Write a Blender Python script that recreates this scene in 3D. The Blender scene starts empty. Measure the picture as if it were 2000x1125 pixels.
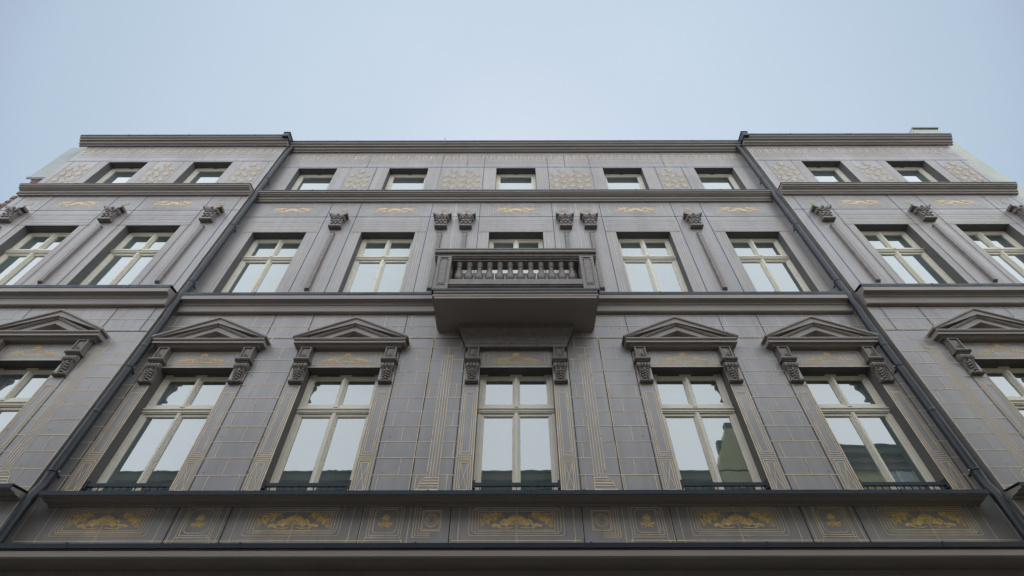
import bpy, math, random
from mathutils import Vector, Matrix
random.seed(7)
R = math.radians
S = bpy.context.scene
COL = S.collection

# ------------------------------------------------------------------ camera
cam_d = bpy.data.cameras.new("camera")
cam = bpy.data.objects.new("camera", cam_d)
COL.objects.link(cam)
cam_d.sensor_width = 36.0
cam_d.lens = 18.0
cam_d.shift_x = -0.004
cam_d.clip_start = 0.05
cam_d.clip_end = 2000
cam.location = (0, -6.5, 1.6)
cam.rotation_mode = 'XYZ'
cam.matrix_world = (Matrix.Translation((0, -6.5, 1.6)) @ Matrix.Rotation(R(90 + 48.9), 4, 'X')
                    @ Matrix.Rotation(R(-0.09), 4, 'Z'))
S.camera = cam

# ------------------------------------------------------------------ world and sun
SUN_EL, SUN_AZ = 60.0, 1.0        # sun veiled by thin cloud, behind the house
w = bpy.data.worlds.new("World")
S.world = w
w.use_nodes = True
nt = w.node_tree
nt.nodes.clear()
def wn(t, **k):
    n = nt.nodes.new(t)
    for a, b in k.items():
        setattr(n, a, b)
    return n
sky = wn('ShaderNodeTexSky', sky_type='NISHITA')
sky.sun_disc = False
sky.sun_elevation = R(SUN_EL)
sky.sun_rotation = R(SUN_AZ)
sky.air_density = 1.2
sky.dust_density = 1.5
sky.ozone_density = 1.0
bg1 = wn('ShaderNodeBackground')
bg1.inputs['Strength'].default_value = 0.006
nt.links.new(sky.outputs[0], bg1.inputs[0])
tc = wn('ShaderNodeTexCoord')
dot = wn('ShaderNodeVectorMath', operation='DOT_PRODUCT')
sun_dir = Vector((math.sin(R(SUN_AZ)) * math.cos(R(SUN_EL)), math.cos(R(SUN_AZ)) * math.cos(R(SUN_EL)), math.sin(R(SUN_EL))))
dot.inputs[1].default_value = Vector((0.0, math.cos(R(52)), math.sin(R(52))))
nt.links.new(tc.outputs['Generated'], dot.inputs[0])
ramp = wn('ShaderNodeValToRGB')
cr = ramp.color_ramp
cr.interpolation = 'EASE'
cr.interpolation = 'LINEAR'
cr.elements[0].position = 0.0
cr.elements[0].color = (1.56, 1.68, 1.82, 1)  # unseen sky made brighter than the visible part, to light the facade
cr.elements[1].position = 1.0
cr.elements[1].color = (0.56, 0.655, 0.785, 1)
for pos_, col_ in ((0.54, (1.56, 1.68, 1.82)), (0.66, (0.38, 0.46, 0.60)), (0.717, (0.455, 0.568, 0.690)),
                   (0.824, (0.515, 0.628, 0.748)), (0.896, (0.550, 0.660, 0.776)), (0.966, (0.555, 0.655, 0.785))):
    e = cr.elements.new(pos_); e.color = (*col_, 1)
nt.links.new(dot.outputs['Value'], ramp.inputs[0])
# faint uneven cloud
noi = wn('ShaderNodeTexNoise')
noi.inputs['Scale'].default_value = 1.6
noi.inputs['Detail'].default_value = 5
noi.inputs['Roughness'].default_value = 0.5
nt.links.new(tc.outputs['Generated'], noi.inputs['Vector'])
mr = wn('ShaderNodeMapRange')
mr.inputs['From Min'].default_value = 0.3
mr.inputs['From Max'].default_value = 0.7
mr.inputs['To Min'].default_value = 0.97
mr.inputs['To Max'].default_value = 1.03
nt.links.new(noi.outputs['Fac'], mr.inputs['Value'])
bg2 = wn('ShaderNodeBackground')
nt.links.new(ramp.outputs[0], bg2.inputs[0])
nt.links.new(mr.outputs[0], bg2.inputs['Strength'])
add = wn('ShaderNodeAddShader')
nt.links.new(bg1.outputs[0], add.inputs[0])
nt.links.new(bg2.outputs[0], add.inputs[1])
out = wn('ShaderNodeOutputWorld')
nt.links.new(add.outputs[0], out.inputs[0])

sl = bpy.data.lights.new("sun", 'SUN')
sl.energy = 1.2
sl.angle = R(12)
sl.color = (1.0, 0.975, 0.95)
so = bpy.data.objects.new("sun", sl)
COL.objects.link(so)
so.rotation_euler = sun_dir.to_track_quat('Z', 'Y').to_euler()

vs = S.view_settings
vs.view_transform = 'Standard'
vs.look = 'None'
vs.exposure = 0.0
vs.gamma = 1.0
vs.use_curve_mapping = False

# ------------------------------------------------------------------ materials
def srgb(r, g, b):
    f = lambda c: (c / 255 / 12.92) if c / 255 <= 0.04045 else ((c / 255 + 0.055) / 1.055) ** 2.4
    return (f(r), f(g), f(b))

def mat(name, col, rough=0.6, metal=0.0, spec=0.5, var=0.0, scale=3.0, bump=0.0, bscale=40.0,
        stretch=None, rvar=0.0, col2=None, coat=0.0, mix_lo=0.35, mix_hi=0.7):
    m = bpy.data.materials.new(name)
    m.use_nodes = True
    n = m.node_tree.nodes
    l = m.node_tree.links
    p = n['Principled BSDF']
    p.inputs['Base Color'].default_value = (*col, 1)
    p.inputs['Roughness'].default_value = rough
    p.inputs['Metallic'].default_value = metal
    p.inputs['Specular IOR Level'].default_value = spec
    p.inputs['Coat Weight'].default_value = coat
    t = n.new('ShaderNodeTexCoord')
    mp = n.new('ShaderNodeMapping')
    l.new(t.outputs['Object'], mp.inputs[0])
    if stretch:
        mp.inputs['Scale'].default_value = stretch
    if var > 0 or col2:
        a = n.new('ShaderNodeTexNoise')
        a.inputs['Scale'].default_value = scale
        a.inputs['Detail'].default_value = 6
        a.inputs['Roughness'].default_value = 0.6
        l.new(mp.outputs[0], a.inputs['Vector'])
        c2 = col2 if col2 else tuple(c * (1 - var) for c in col)
        c1 = col if col2 else tuple(min(1, c * (1 + var)) for c in col)
        mx = n.new('ShaderNodeMix'); mx.data_type = 'RGBA'
        mrn = n.new('ShaderNodeMapRange')
        mrn.inputs['From Min'].default_value = mix_lo
        mrn.inputs['From Max'].default_value = mix_hi
        l.new(a.outputs['Fac'], mrn.inputs['Value'])
        l.new(mrn.outputs[0], mx.inputs[0])
        mx.inputs[6].default_value = (*c1, 1)
        mx.inputs[7].default_value = (*c2, 1)
        l.new(mx.outputs[2], p.inputs['Base Color'])
        if rvar > 0:
            mr2 = n.new('ShaderNodeMapRange')
            mr2.inputs['From Min'].default_value = 0.3
            mr2.inputs['From Max'].default_value = 0.7
            mr2.inputs['To Min'].default_value = rough - rvar
            mr2.inputs['To Max'].default_value = rough + rvar
            l.new(a.outputs['Fac'], mr2.inputs['Value'])
            l.new(mr2.outputs[0], p.inputs['Roughness'])
    if bump > 0:
        b = n.new('ShaderNodeTexNoise')
        b.inputs['Scale'].default_value = bscale
        b.inputs['Detail'].default_value = 4
        l.new(t.outputs['Object'], b.inputs['Vector'])
        bn = n.new('ShaderNodeBump')
        bn.inputs['Strength'].default_value = bump
        bn.inputs['Distance'].default_value = 0.01
        l.new(b.outputs['Fac'], bn.inputs['Height'])
        l.new(bn.outputs[0], p.inputs['Normal'])
    return m

def panel_material():
    """fibre cement cladding: each board its own slight tone, faint streaks and clouding"""
    m = mat('fibre_cement', (0.294, 0.272, 0.266), rough=0.38, spec=0.9, var=0.14, scale=1.3,
            stretch=(1, 1, 0.5), bump=0.08, bscale=9.0, rvar=0.05)
    n = m.node_tree.nodes; l = m.node_tree.links
    p = n['Principled BSDF']
    src = p.inputs['Base Color'].links[0].from_socket
    t = n.new('ShaderNodeTexCoord')
    vo = n.new('ShaderNodeTexVoronoi')
    vo.inputs['Scale'].default_value = 0.55
    mp = n.new('ShaderNodeMapping')
    mp.inputs['Scale'].default_value = (1.5, 0.0, 0.55)
    l.new(t.outputs['Object'], mp.inputs[0])
    vo.feature = 'F1'; vo.distance = 'CHEBYCHEV'
    l.new(mp.outputs[0], vo.inputs['Vector'])
    sep = n.new('ShaderNodeSeparateColor')
    l.new(vo.outputs['Color'], sep.inputs[0])
    # rain streaks: thin vertical noise
    st = n.new('ShaderNodeTexNoise')
    mp2 = n.new('ShaderNodeMapping')
    mp2.inputs['Scale'].default_value = (9.0, 1.0, 0.35)
    l.new(t.outputs['Object'], mp2.inputs[0])
    l.new(mp2.outputs[0], st.inputs['Vector'])
    st.inputs['Scale'].default_value = 1.0
    st.inputs['Detail'].default_value = 4
    mr1 = n.new('ShaderNodeMapRange')
    mr1.inputs['To Min'].default_value = 0.95
    mr1.inputs['To Max'].default_value = 1.05
    l.new(sep.outputs[0], mr1.inputs['Value'])
    mr2 = n.new('ShaderNodeMapRange')
    mr2.inputs['From Min'].default_value = 0.3
    mr2.inputs['From Max'].default_value = 0.7
    mr2.inputs['To Min'].default_value = 0.90
    mr2.inputs['To Max'].default_value = 1.07
    l.new(st.outputs['Fac'], mr2.inputs['Value'])
    mu = n.new('ShaderNodeMath'); mu.operation = 'MULTIPLY'
    l.new(mr1.outputs[0], mu.inputs[0]); l.new(mr2.outputs[0], mu.inputs[1])
    vm = n.new('ShaderNodeVectorMath'); vm.operation = 'SCALE'
    l.new(src, vm.inputs[0]); l.new(mu.outputs[0], vm.inputs['Scale'])
    l.new(vm.outputs[0], p.inputs['Base Color'])
    return m

M = {}
M['wall'] = panel_material()
M['reveal'] = mat('shaded_reveal', (0.115, 0.108, 0.105), rough=0.75, var=0.08, scale=4, bump=0.1)  # wall paint darkened: shade of the window recess put into the colour
M['line'] = mat('sgraffito_line', (0.80, 0.63, 0.40), rough=0.6, var=0.22, scale=5)
M['linepale'] = mat('pale_sgraffito_line', (0.60, 0.48, 0.35), rough=0.6, var=0.22, scale=5)  # duller line tone for the upper floors
M['joint'] = mat('joint_gap', (0.018, 0.017, 0.018), rough=0.9, var=0.2)
M['trim'] = mat('brown_trim', (0.300, 0.258, 0.228), rough=0.5, var=0.08, scale=2.5, bump=0.12, bscale=30,
                stretch=(0.5, 1, 2), rvar=0.05)
M['carved'] = mat('carved_trim', (0.185, 0.158, 0.138), rough=0.42, var=0.2, scale=14, bump=0.3, bscale=60)
M['gold'] = mat('gold_paint', (0.92, 0.585, 0.235), rough=0.5, metal=0.15, var=0.25, scale=12)
M['goldmid'] = mat('mid_gold_paint', (0.78, 0.58, 0.33), rough=0.5, metal=0.1, var=0.25, scale=12)  # less saturated gold for the upper frieze plaques
M['goldpale'] = mat('pale_gold_paint', (0.50, 0.385, 0.25), rough=0.5, metal=0.05, var=0.25, scale=12)
M['flash'] = mat('sheet_metal', (0.020, 0.028, 0.040), rough=0.45, metal=0.25, var=0.25, scale=3, bump=0.25, bscale=6,
                 rvar=0.08)
M['pipe'] = mat('pipe_metal', (0.030, 0.033, 0.038), rough=0.40, metal=0.15, var=0.18, scale=4, bump=0.15, bscale=5)
M['rail'] = mat('rail_steel', (0.022, 0.032, 0.048), rough=0.35, metal=0.2, var=0.15)
M['frame'] = mat('cream_frame', (0.76, 0.705, 0.585), rough=0.38, var=0.05, scale=6, coat=0.1)
M['slot'] = mat('vent_slot', (0.10, 0.092, 0.07), rough=0.7, var=0.1)
M['bolt'] = mat('bolt_zinc', (0.7, 0.7, 0.7), rough=0.3, metal=0.9, var=0.1)
M['plaster'] = mat('grey_plaster', (0.43, 0.45, 0.44), rough=0.85, var=0.12, scale=1.5, bump=0.3, bscale=20)
M['green'] = mat('pale_green_render', (0.52, 0.535, 0.46), rough=0.85, var=0.07, scale=1.2, bump=0.2, bscale=20)
M['brick'] = mat('old_brick', (0.22, 0.135, 0.11), rough=0.9, var=0.35, scale=9, bump=0.6, bscale=30)
M['cream'] = mat('cream_render', (0.55, 0.47, 0.30), rough=0.85, var=0.08, scale=1.5)
M['olive'] = mat('olive_render', (0.46, 0.46, 0.26), rough=0.85, var=0.1, scale=1.5)
M['darkhouse'] = mat('pale_render', (0.40, 0.39, 0.375), rough=0.85, var=0.2, scale=1.5)
M['roof'] = mat('dark_roof', (0.035, 0.036, 0.04), rough=0.5, var=0.2, scale=3)
M['eaves'] = mat('dark_eaves', (0.085, 0.087, 0.085), rough=0.6, var=0.3, scale=3)
M['tile'] = mat('roof_tile', (0.16, 0.07, 0.05), rough=0.8, var=0.3, scale=5)
M['lead'] = mat('grey_capping', (0.20, 0.22, 0.22), rough=0.5, var=0.2)
M['asphalt'] = mat('asphalt', (0.06, 0.06, 0.062), rough=0.9, var=0.2, scale=4, bump=0.5, bscale=60)
M['paving'] = mat('paving_stone', (0.14, 0.137, 0.132), rough=0.85, var=0.15, scale=3, bump=0.3)
M['kerb'] = mat('kerb_granite', (0.30, 0.29, 0.28), rough=0.8, var=0.15, scale=20)
M['white'] = mat('white_mark', (0.75, 0.75, 0.72), rough=0.7, var=0.05)
M['dark'] = mat('dark_pane_frame', (0.06, 0.06, 0.055), rough=0.5, var=0.1)
M['foliage'] = mat('foliage', (0.045, 0.07, 0.03), rough=0.7, var=0.4, scale=3)
M['bark'] = mat('bark', (0.08, 0.06, 0.045), rough=0.9, var=0.3, scale=6)
M['litter'] = mat('bird_droppings', (0.75, 0.75, 0.72), rough=0.8, var=0.1)

def glass_material(name, refl, wav):
    m = bpy.data.materials.new(name)
    m.use_nodes = True
    n = m.node_tree.nodes; l = m.node_tree.links
    n.clear()
    o = n.new('ShaderNodeOutputMaterial')
    mix = n.new('ShaderNodeMixShader')
    g = n.new('ShaderNodeBsdfGlossy')
    g.inputs['Roughness'].default_value = 0.012
    g.inputs['Color'].default_value = (0.97, 1.0, 0.985, 1)
    d = n.new('ShaderNodeBsdfDiffuse')
    t = n.new('ShaderNodeTexCoord')
    no0 = n.new('ShaderNodeTexNoise'); no0.inputs['Scale'].default_value = 1.1
    l.new(t.outputs['Object'], no0.inputs['Vector'])
    rp = n.new('ShaderNodeValToRGB')
    rp.color_ramp.elements[0].position = 0.4
    rp.color_ramp.elements[0].color = (0.075, 0.095, 0.088, 1)
    rp.color_ramp.elements[1].position = 0.65
    rp.color_ramp.elements[1].color = (0.13, 0.155, 0.145, 1)
    l.new(no0.outputs['Fac'], rp.inputs[0])
    l.new(rp.outputs[0], d.inputs['Color'])
    fr = n.new('ShaderNodeFresnel'); fr.inputs['IOR'].default_value = 1.6
    ma = n.new('ShaderNodeMapRange')
    ma.inputs['From Min'].default_value = 0.04
    ma.inputs['From Max'].default_value = 0.5
    ma.inputs['To Min'].default_value = refl
    ma.inputs['To Max'].default_value = 0.97
    l.new(fr.outputs[0], ma.inputs['Value'])
    l.new(ma.outputs[0], mix.inputs[0])
    no = n.new('ShaderNodeTexNoise')
    mp = n.new('ShaderNodeMapping')
    mp.inputs['Scale'].default_value = (1.0, 1.0, 2.2)
    l.new(t.outputs['Object'], mp.inputs[0])
    l.new(mp.outputs[0], no.inputs['Vector'])
    no.inputs['Scale'].default_value = 2.6
    no.inputs['Detail'].default_value = 1
    b = n.new('ShaderNodeBump')
    b.inputs['Strength'].default_value = wav
    b.inputs['Distance'].default_value = 0.02
    l.new(no.outputs['Fac'], b.inputs['Height'])
    l.new(b.outputs[0], g.inputs['Normal'])
    l.new(d.outputs[0], mix.inputs[1])
    l.new(g.outputs[0], mix.inputs[2])
    l.new(mix.outputs[0], o.inputs[0])
    return m
M['glass'] = glass_material('window_glass', 0.245, 0.022)
M['screen'] = mat('milky_panel', (0.80, 0.82, 0.83), rough=0.35, var=0.06, scale=3)
M['glass2'] = glass_material('far_window_glass', 0.35, 0.05)

# ------------------------------------------------------------------ mesh helpers
class MB:
    def __init__(s):
        s.v = []; s.f = []; s.m = []; s.sm = []
        s.k = 0
        s.pale = False
    def add(s, vs, fs, mi=0, smooth=False):
        o = len(s.v)
        s.v += [tuple(p) for p in vs]
        for f in fs:
            s.f.append(tuple(i + o for i in f)); s.m.append(mi); s.sm.append(smooth)
    def box(s, x0, x1, y0, y1, z0, z1, mi=0):
        s.add([(x0,y0,z0),(x1,y0,z0),(x1,y1,z0),(x0,y1,z0),(x0,y0,z1),(x1,y0,z1),(x1,y1,z1),(x0,y1,z1)],
              [(0,3,2,1),(4,5,6,7),(0,1,5,4),(1,2,6,5),(2,3,7,6),(3,0,4,7)], mi)
    def quad(s, a, b, c, d, mi=0):
        s.add([a, b, c, d], [(0, 1, 2, 3)], mi)
    def prism(s, prof, x0, x1, mi=0, ends=True):
        """prof: list of (y,z), extruded along x"""
        n = len(prof)
        vs = [(x0, y, z) for y, z in prof] + [(x1, y, z) for y, z in prof]
        fs = [(i, (i + 1) % n, n + (i + 1) % n, n + i) for i in range(n)]
        if ends:
            fs += [tuple(range(n))[::-1], tuple(range(n, 2 * n))]
        s.add(vs, fs, mi)
    def prism_y(s, poly, y0, y1, mi=0):
        """poly: list of (x,z), extruded along y"""
        n = len(poly)
        vs = [(x, y0, z) for x, z in poly] + [(x, y1, z) for x, z in poly]
        fs = [(i, (i + 1) % n, n + (i + 1) % n, n + i) for i in range(n)]
        fs += [tuple(range(n)), tuple(range(n, 2 * n))[::-1]]
        s.add(vs, fs, mi)
    def lathe(s, prof, cx, cy, cz, seg=16, mi=0, rib=0, ribn=0, half=False):
        n = len(prof)
        vs = []
        for i in range(seg):
            a = 2 * math.pi * i / seg
            for r, z in prof:
                rr = r
                if rib and len(prof) > 4:
                    rr = r * (1 + rib * math.cos(ribn * a) * max(0, math.sin(math.pi * min(1, max(0, (z - prof[0][1]) / (prof[-1][1] - prof[0][1]))))))
                vs.append((cx + rr * math.cos(a), cy + rr * math.sin(a), cz + z))
        fs = []
        for i in range(seg):
            j = (i + 1) % seg
            for k in range(n - 1):
                fs.append((i * n + k, j * n + k, j * n + k + 1, i * n + k + 1))
        s.add(vs, fs, mi, True)
        s.add([vs[i * n] for i in range(seg)], [tuple(range(seg))[::-1]], mi)
        s.add([vs[i * n + n - 1] for i in range(seg)], [tuple(range(seg))], mi)
    def tube(s, pts, r, seg=12, mi=0, caps=True):
        pts = [Vector(p) for p in pts]
        rs = r if isinstance(r, (list, tuple)) else [r] * len(pts)
        vs = []
        for i, p in enumerate(pts):
            if i == 0: d = pts[1] - p
            elif i == len(pts) - 1: d = p - pts[i - 1]
            else: d = (pts[i + 1] - p).normalized() + (p - pts[i - 1]).normalized()
            d.normalize()
            up = Vector((0, 1, 0)) if abs(d.y) < 0.9 else Vector((0, 0, 1))
            a = d.cross(up).normalized(); b = d.cross(a).normalized()
            for k in range(seg):
                t = 2 * math.pi * k / seg
                vs.append(tuple(p + a * rs[i] * math.cos(t) + b * rs[i] * math.sin(t)))
        fs = []
        for i in range(len(pts) - 1):
            for k in range(seg):
                k2 = (k + 1) % seg
                fs.append((i * seg + k, i * seg + k2, (i + 1) * seg + k2, (i + 1) * seg + k))
        s.add(vs, fs, mi, True)
        if caps:
            s.add(vs[:seg], [tuple(range(seg))], mi)
            s.add(vs[-seg:], [tuple(range(seg))[::-1]], mi)
    def ball(s, c, rx, ry, rz, seg=10, rings=7, mi=0):
        vs = []; fs = []
        for i in range(rings + 1):
            ph = math.pi * i / rings
            for k in range(seg):
                t = 2 * math.pi * k / seg
                vs.append((c[0] + rx * math.sin(ph) * math.cos(t), c[1] + ry * math.sin(ph) * math.sin(t), c[2] + rz * math.cos(ph)))
        for i in range(rings):
            for k in range(seg):
                k2 = (k + 1) % seg
                fs.append((i * seg + k, i * seg + k2, (i + 1) * seg + k2, (i + 1) * seg + k))
        s.add(vs, fs, mi, True)
    # flat drawing on a facade plane (each stroke gets its own tiny height so that no faces coincide)
    def off(s):
        s.k += 1
        return 0.0022 + (s.k % 37) * 0.00011
    def h(s, x0, x1, z, y, w=0.009, mi=2):
        if mi == 2:
            if s.pale: mi = 4
            else: w *= 1.12
        q = y - s.off()
        s.quad((x0, q, z - w / 2), (x1, q, z - w / 2), (x1, q, z + w / 2), (x0, q, z + w / 2), mi)
    def vl(s, x, z0, z1, y, w=0.009, mi=2):
        if mi == 2:
            if s.pale: mi = 4
            else: w *= 1.12
        q = y - s.off()
        s.quad((x - w / 2, q, z0), (x + w / 2, q, z0), (x + w / 2, q, z1), (x - w / 2, q, z1), mi)
    def seg(s, x0, z0, x1, z1, y, w=0.008, mi=2):
        q = y - s.off()
        dx, dz = x1 - x0, z1 - z0
        L = math.hypot(dx, dz) or 1
        nx, nz = -dz / L * w / 2, dx / L * w / 2
        s.quad((x0 - nx, q, z0 - nz), (x1 - nx, q, z1 - nz), (x1 + nx, q, z1 + nz), (x0 + nx, q, z0 + nz), mi)
    def rect(s, x0, x1, z0, z1, y, w=0.008, mi=2, ch=0.0):
        if ch == 0:
            s.h(x0, x1, z0, y, w, mi); s.h(x0, x1, z1, y, w, mi)
            s.vl(x0, z0, z1, y, w, mi); s.vl(x1, z0, z1, y, w, mi)
        else:
            P = [(x0 + ch, z0), (x1 - ch, z0), (x1, z0 + ch), (x1, z1 - ch), (x1 - ch, z1), (x0 + ch, z1), (x0, z1 - ch), (x0, z0 + ch)]
            for i in range(8):
                a, b = P[i], P[(i + 1) % 8]
                s.seg(a[0], a[1], b[0], b[1], y, w, mi)
    def ribbon(s, pts, w0, w1, y=0, mi=0, t=0.004):
        """curved stroke of varying width, raised t above plane y, in x,z"""
        n = len(pts)
        q = y - t - (s.k % 29) * 0.0001
        s.k += 1
        vs = []
        for i, (x, z) in enumerate(pts):
            a = pts[max(0, i - 1)]; b = pts[min(n - 1, i + 1)]
            dx, dz = b[0] - a[0], b[1] - a[1]
            L = math.hypot(dx, dz) or 1
            f = i / (n - 1)
            ww = (w0 + (w1 - w0) * f) / 2
            vs += [(x - dz / L * ww, q, z + dx / L * ww), (x + dz / L * ww, q, z - dx / L * ww)]
        s.add(vs, [(2 * i, 2 * i + 1, 2 * i + 3, 2 * i + 2) for i in range(n - 1)], mi)
    def build(s, name, mats, parent=None, smooth=False, loc=None):
        me = bpy.data.meshes.new(name)
        me.from_pydata(s.v, [], s.f)
        if not isinstance(mats, (list, tuple)):
            mats = [mats]
        for m in mats:
            me.materials.append(m)
        me.polygons.foreach_set('material_index', s.m)
        me.polygons.foreach_set('use_smooth', [bool(a or smooth) for a in s.sm])
        me.update()
        o = bpy.data.objects.new(name, me)
        COL.objects.link(o)
        if parent is not None:
            o.parent = parent
        if loc:
            o.location = loc
        return o

def empty(name, loc=(0, 0, 0), label=None, cat=None, group=None):
    o = bpy.data.objects.new(name, None)
    COL.objects.link(o)
    o.location = loc
    o.empty_display_size = 0.3
    if label: o['label'] = label
    if cat: o['category'] = cat
    if group: o['group'] = group
    return o

def copy_part(o, loc, parent=None, mirror=False):
    """copy a part with its own sub-parts"""
    c = o.copy()
    COL.objects.link(c)
    c.parent = parent if parent is not None else o.parent
    c.location = loc
    if mirror:
        c.scale = (-1, 1, 1)
    for ch in [q for q in bpy.data.objects if q.parent == o]:
        d = ch.copy()
        COL.objects.link(d)
        d.parent = c
    return c

# ------------------------------------------------------------------ setting
g = MB()
g.box(-300, 300, -300, 300, -1.0, -0.02)
o = g.build('ground', M['paving']); o['kind'] = 'structure'
g = MB(); g.box(-90, 90, -6.1, -1.9, -0.02, -0.0)
o = g.build('road', M['asphalt']); o['kind'] = 'structure'
g = MB()
g.box(-90, 90, -1.74, 4, -0.02, 0.12); g.box(-90, 90, -12, -6.26, -0.02, 0.12)
o = g.build('pavement', M['paving']); o['kind'] = 'structure'
g = MB()
for i in range(-45, 45):
    g.box(i * 2 + .01, i * 2 + 1.99, -1.9, -1.742, -0.02, 0.123); g.box(i * 2 + .01, i * 2 + 1.99, -6.258, -6.1, -0.02, 0.123)
o = g.build('kerb', M['kerb']); o['kind'] = 'structure'

# ------------------------------------------------------------------ the house
WY = -0.19                # wing plane
WX0, WX1 = -6.30, 6.29    # inner edges of the wings
XL, XR = -11.75, 11.86    # outer edges
MID = [-5.22, -2.82, 0.0, 2.80, 5.21]
LW = [-10.12, -7.91]
RW = [7.97, 10.17]
HW = 0.595                # half width of the big windows
HA = 0.515                # half width of the attic windows
PIL = [-4.02, -1.67, -1.12, 1.11, 1.66, 4.01]
LP = [-11.23, -9.02, -6.80]
RP = [6.86, 9.08, 11.30]
Z1, H1 = 4.83, 7.07
Z2, H2 = 8.70, 10.93
Z3, H3 = 12.52, 13.87
TOP = 14.74

house = empty('apartment_house', (0, 0, 0),
              'grey clad apartment house with brown ledges, gold sgraffito and a central stone balcony', 'building')

def wall_mesh(mb, x0, x1, z0, z1, y, openings, deep=0.21):
    xs = sorted({x0, x1} | {a for o in openings for a in o[:2]})
    zs = sorted({z0, z1} | {a for o in openings for a in o[2:]})
    for i in range(len(xs) - 1):
        for j in range(len(zs) - 1):
            cx, cz = (xs[i] + xs[i + 1]) / 2, (zs[j] + zs[j + 1]) / 2
            if any(o[0] < cx < o[1] and o[2] < cz < o[3] for o in openings):
                continue
            mb.quad((xs[i], y, zs[j]), (xs[i + 1], y, zs[j]), (xs[i + 1], y, zs[j + 1]), (xs[i], y, zs[j + 1]), 0)
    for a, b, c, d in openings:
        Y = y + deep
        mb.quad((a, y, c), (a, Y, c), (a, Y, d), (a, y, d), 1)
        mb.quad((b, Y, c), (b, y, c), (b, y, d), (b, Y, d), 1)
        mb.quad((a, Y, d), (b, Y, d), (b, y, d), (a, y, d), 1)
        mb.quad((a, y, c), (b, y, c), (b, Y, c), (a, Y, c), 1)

def brick_lines(mb, x0, x1, y, skip, zt=8.30):
    """ashlar drawn with tan lines; skip: list of (xa,xb,za,zb)"""
    z = 4.92
    k = 0
    def free(a, b, z):
        iv = [(a, b)]
        for xa, xb, za, zb in skip:
            if za < z < zb:
                nv = []
                for p, q in iv:
                    if xb <= p or xa >= q: nv.append((p, q)); continue
                    if xa > p: nv.append((p, xa))
                    if xb < q: nv.append((xb, q))
                iv = nv
        return iv
    while z < zt:
        for a, b in free(x0, x1, z):
            mb.h(a, b, z, y, 0.008)
        zz = min(z + 0.258, zt)
        off = 0.22 if k % 2 else 0.0
        n0 = int((x0 - off) / 0.47) - 1
        for i in range(n0, n0 + int((x1 - x0) / 0.47) + 4):
            vx = i * 0.47 + off + (0.05 if (i * 7 + k) % 3 == 0 else 0)
            if not (x0 + 0.05 < vx < x1 - 0.05): continue
            if any(xa - 0.03 < vx < xb + 0.03 and za < (z + zz) / 2 < zb for xa, xb, za, zb in skip): continue
            mb.vl(vx, z, zz, y, 0.0075)
        z += 0.258
        k += 1

def surround_lines(mb, c, y, left=True, right=True):
    """drawn pilaster strips beside a first-floor window"""
    for s in ((-1,) if not right else (1,) if not left else (-1, 1)):
        e = c + s * (HW + 0.008)
        mb.vl(e, 4.85, 6.70, y, 0.012)
        mb.h(min(e, c + s * 0.85), max(e, c + s * 0.85), 6.70, y, 0.010)
        for a, b, q, w_ in ((0.635, 0.80, 0, .008), (0.665, 0.775, 0.035, .008)):
            xa, xb = sorted((c + s * a, c + s * b))
            mb.rect(xa, xb, 5.49 + q, 6.57 - q * .6, y, w_)
            mb.rect(xa, xb, 4.93 + q, 5.40 - q, y, w_)
        xa, xb = sorted((c + s * 0.665, c + s * 0.775))
        mb.seg(xa, 4.965, xb, 5.365, y, 0.007)
        mb.seg(xb, 4.965, xa, 5.365, y, 0.007)
        for d in (0.832,):
            mb.vl(c + s * d, 4.85, 7.40, y, 0.007)
        for zz in (5.43, 5.46):
            xa, xb = sorted((c + s * 0.61, c + s * 0.822))
            mb.h(xa, xb, zz, y, 0.007)
    # head panel between the consoles
    mb.rect(c - 0.55, c + 0.55, 7.14, 7.40, y, 0.008)
    mb.rect(c - 0.53, c + 0.53, 7.165, 7.375, y, 0.005)
    mb.vl(c - 0.47, 7.165, 7.375, y, 0.006); mb.vl(c + 0.47, 7.165, 7.375, y, 0.006)
    mb.h(c - 0.6, c + 0.6, 7.080, y, 0.008)

def drawn_pilaster(mb, x, y, s):
    for i in range(5):
        mb.vl(x + (i - 2) * 0.04, 5.16, 7.30, y, 0.0085)
    mb.h(x - .1, x + .1, 7.31, y, .010); mb.h(x - .11, x + .11, 7.335, y, .008)
    b = x - s * 0.09
    for i, (zz, e) in enumerate(((5.14, .19), (5.10, .21), (5.06, .25), (5.02, .27), (4.97, .30), (4.93, .31))):
        mb.h(min(b, b + s * e), max(b, b + s * e), zz, y, .010 if i % 2 else .015)
    pts = [(5.14, .19), (5.08, .25), (5.0, .27), (4.93, .31)]
    for p, q in zip(pts, pts[1:]):
        mb.seg(b + s * p[1], p[0], b + s * q[1], q[0], y, .008)
    mb.vl(b, 4.9, 5.14, y, .008)

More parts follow.
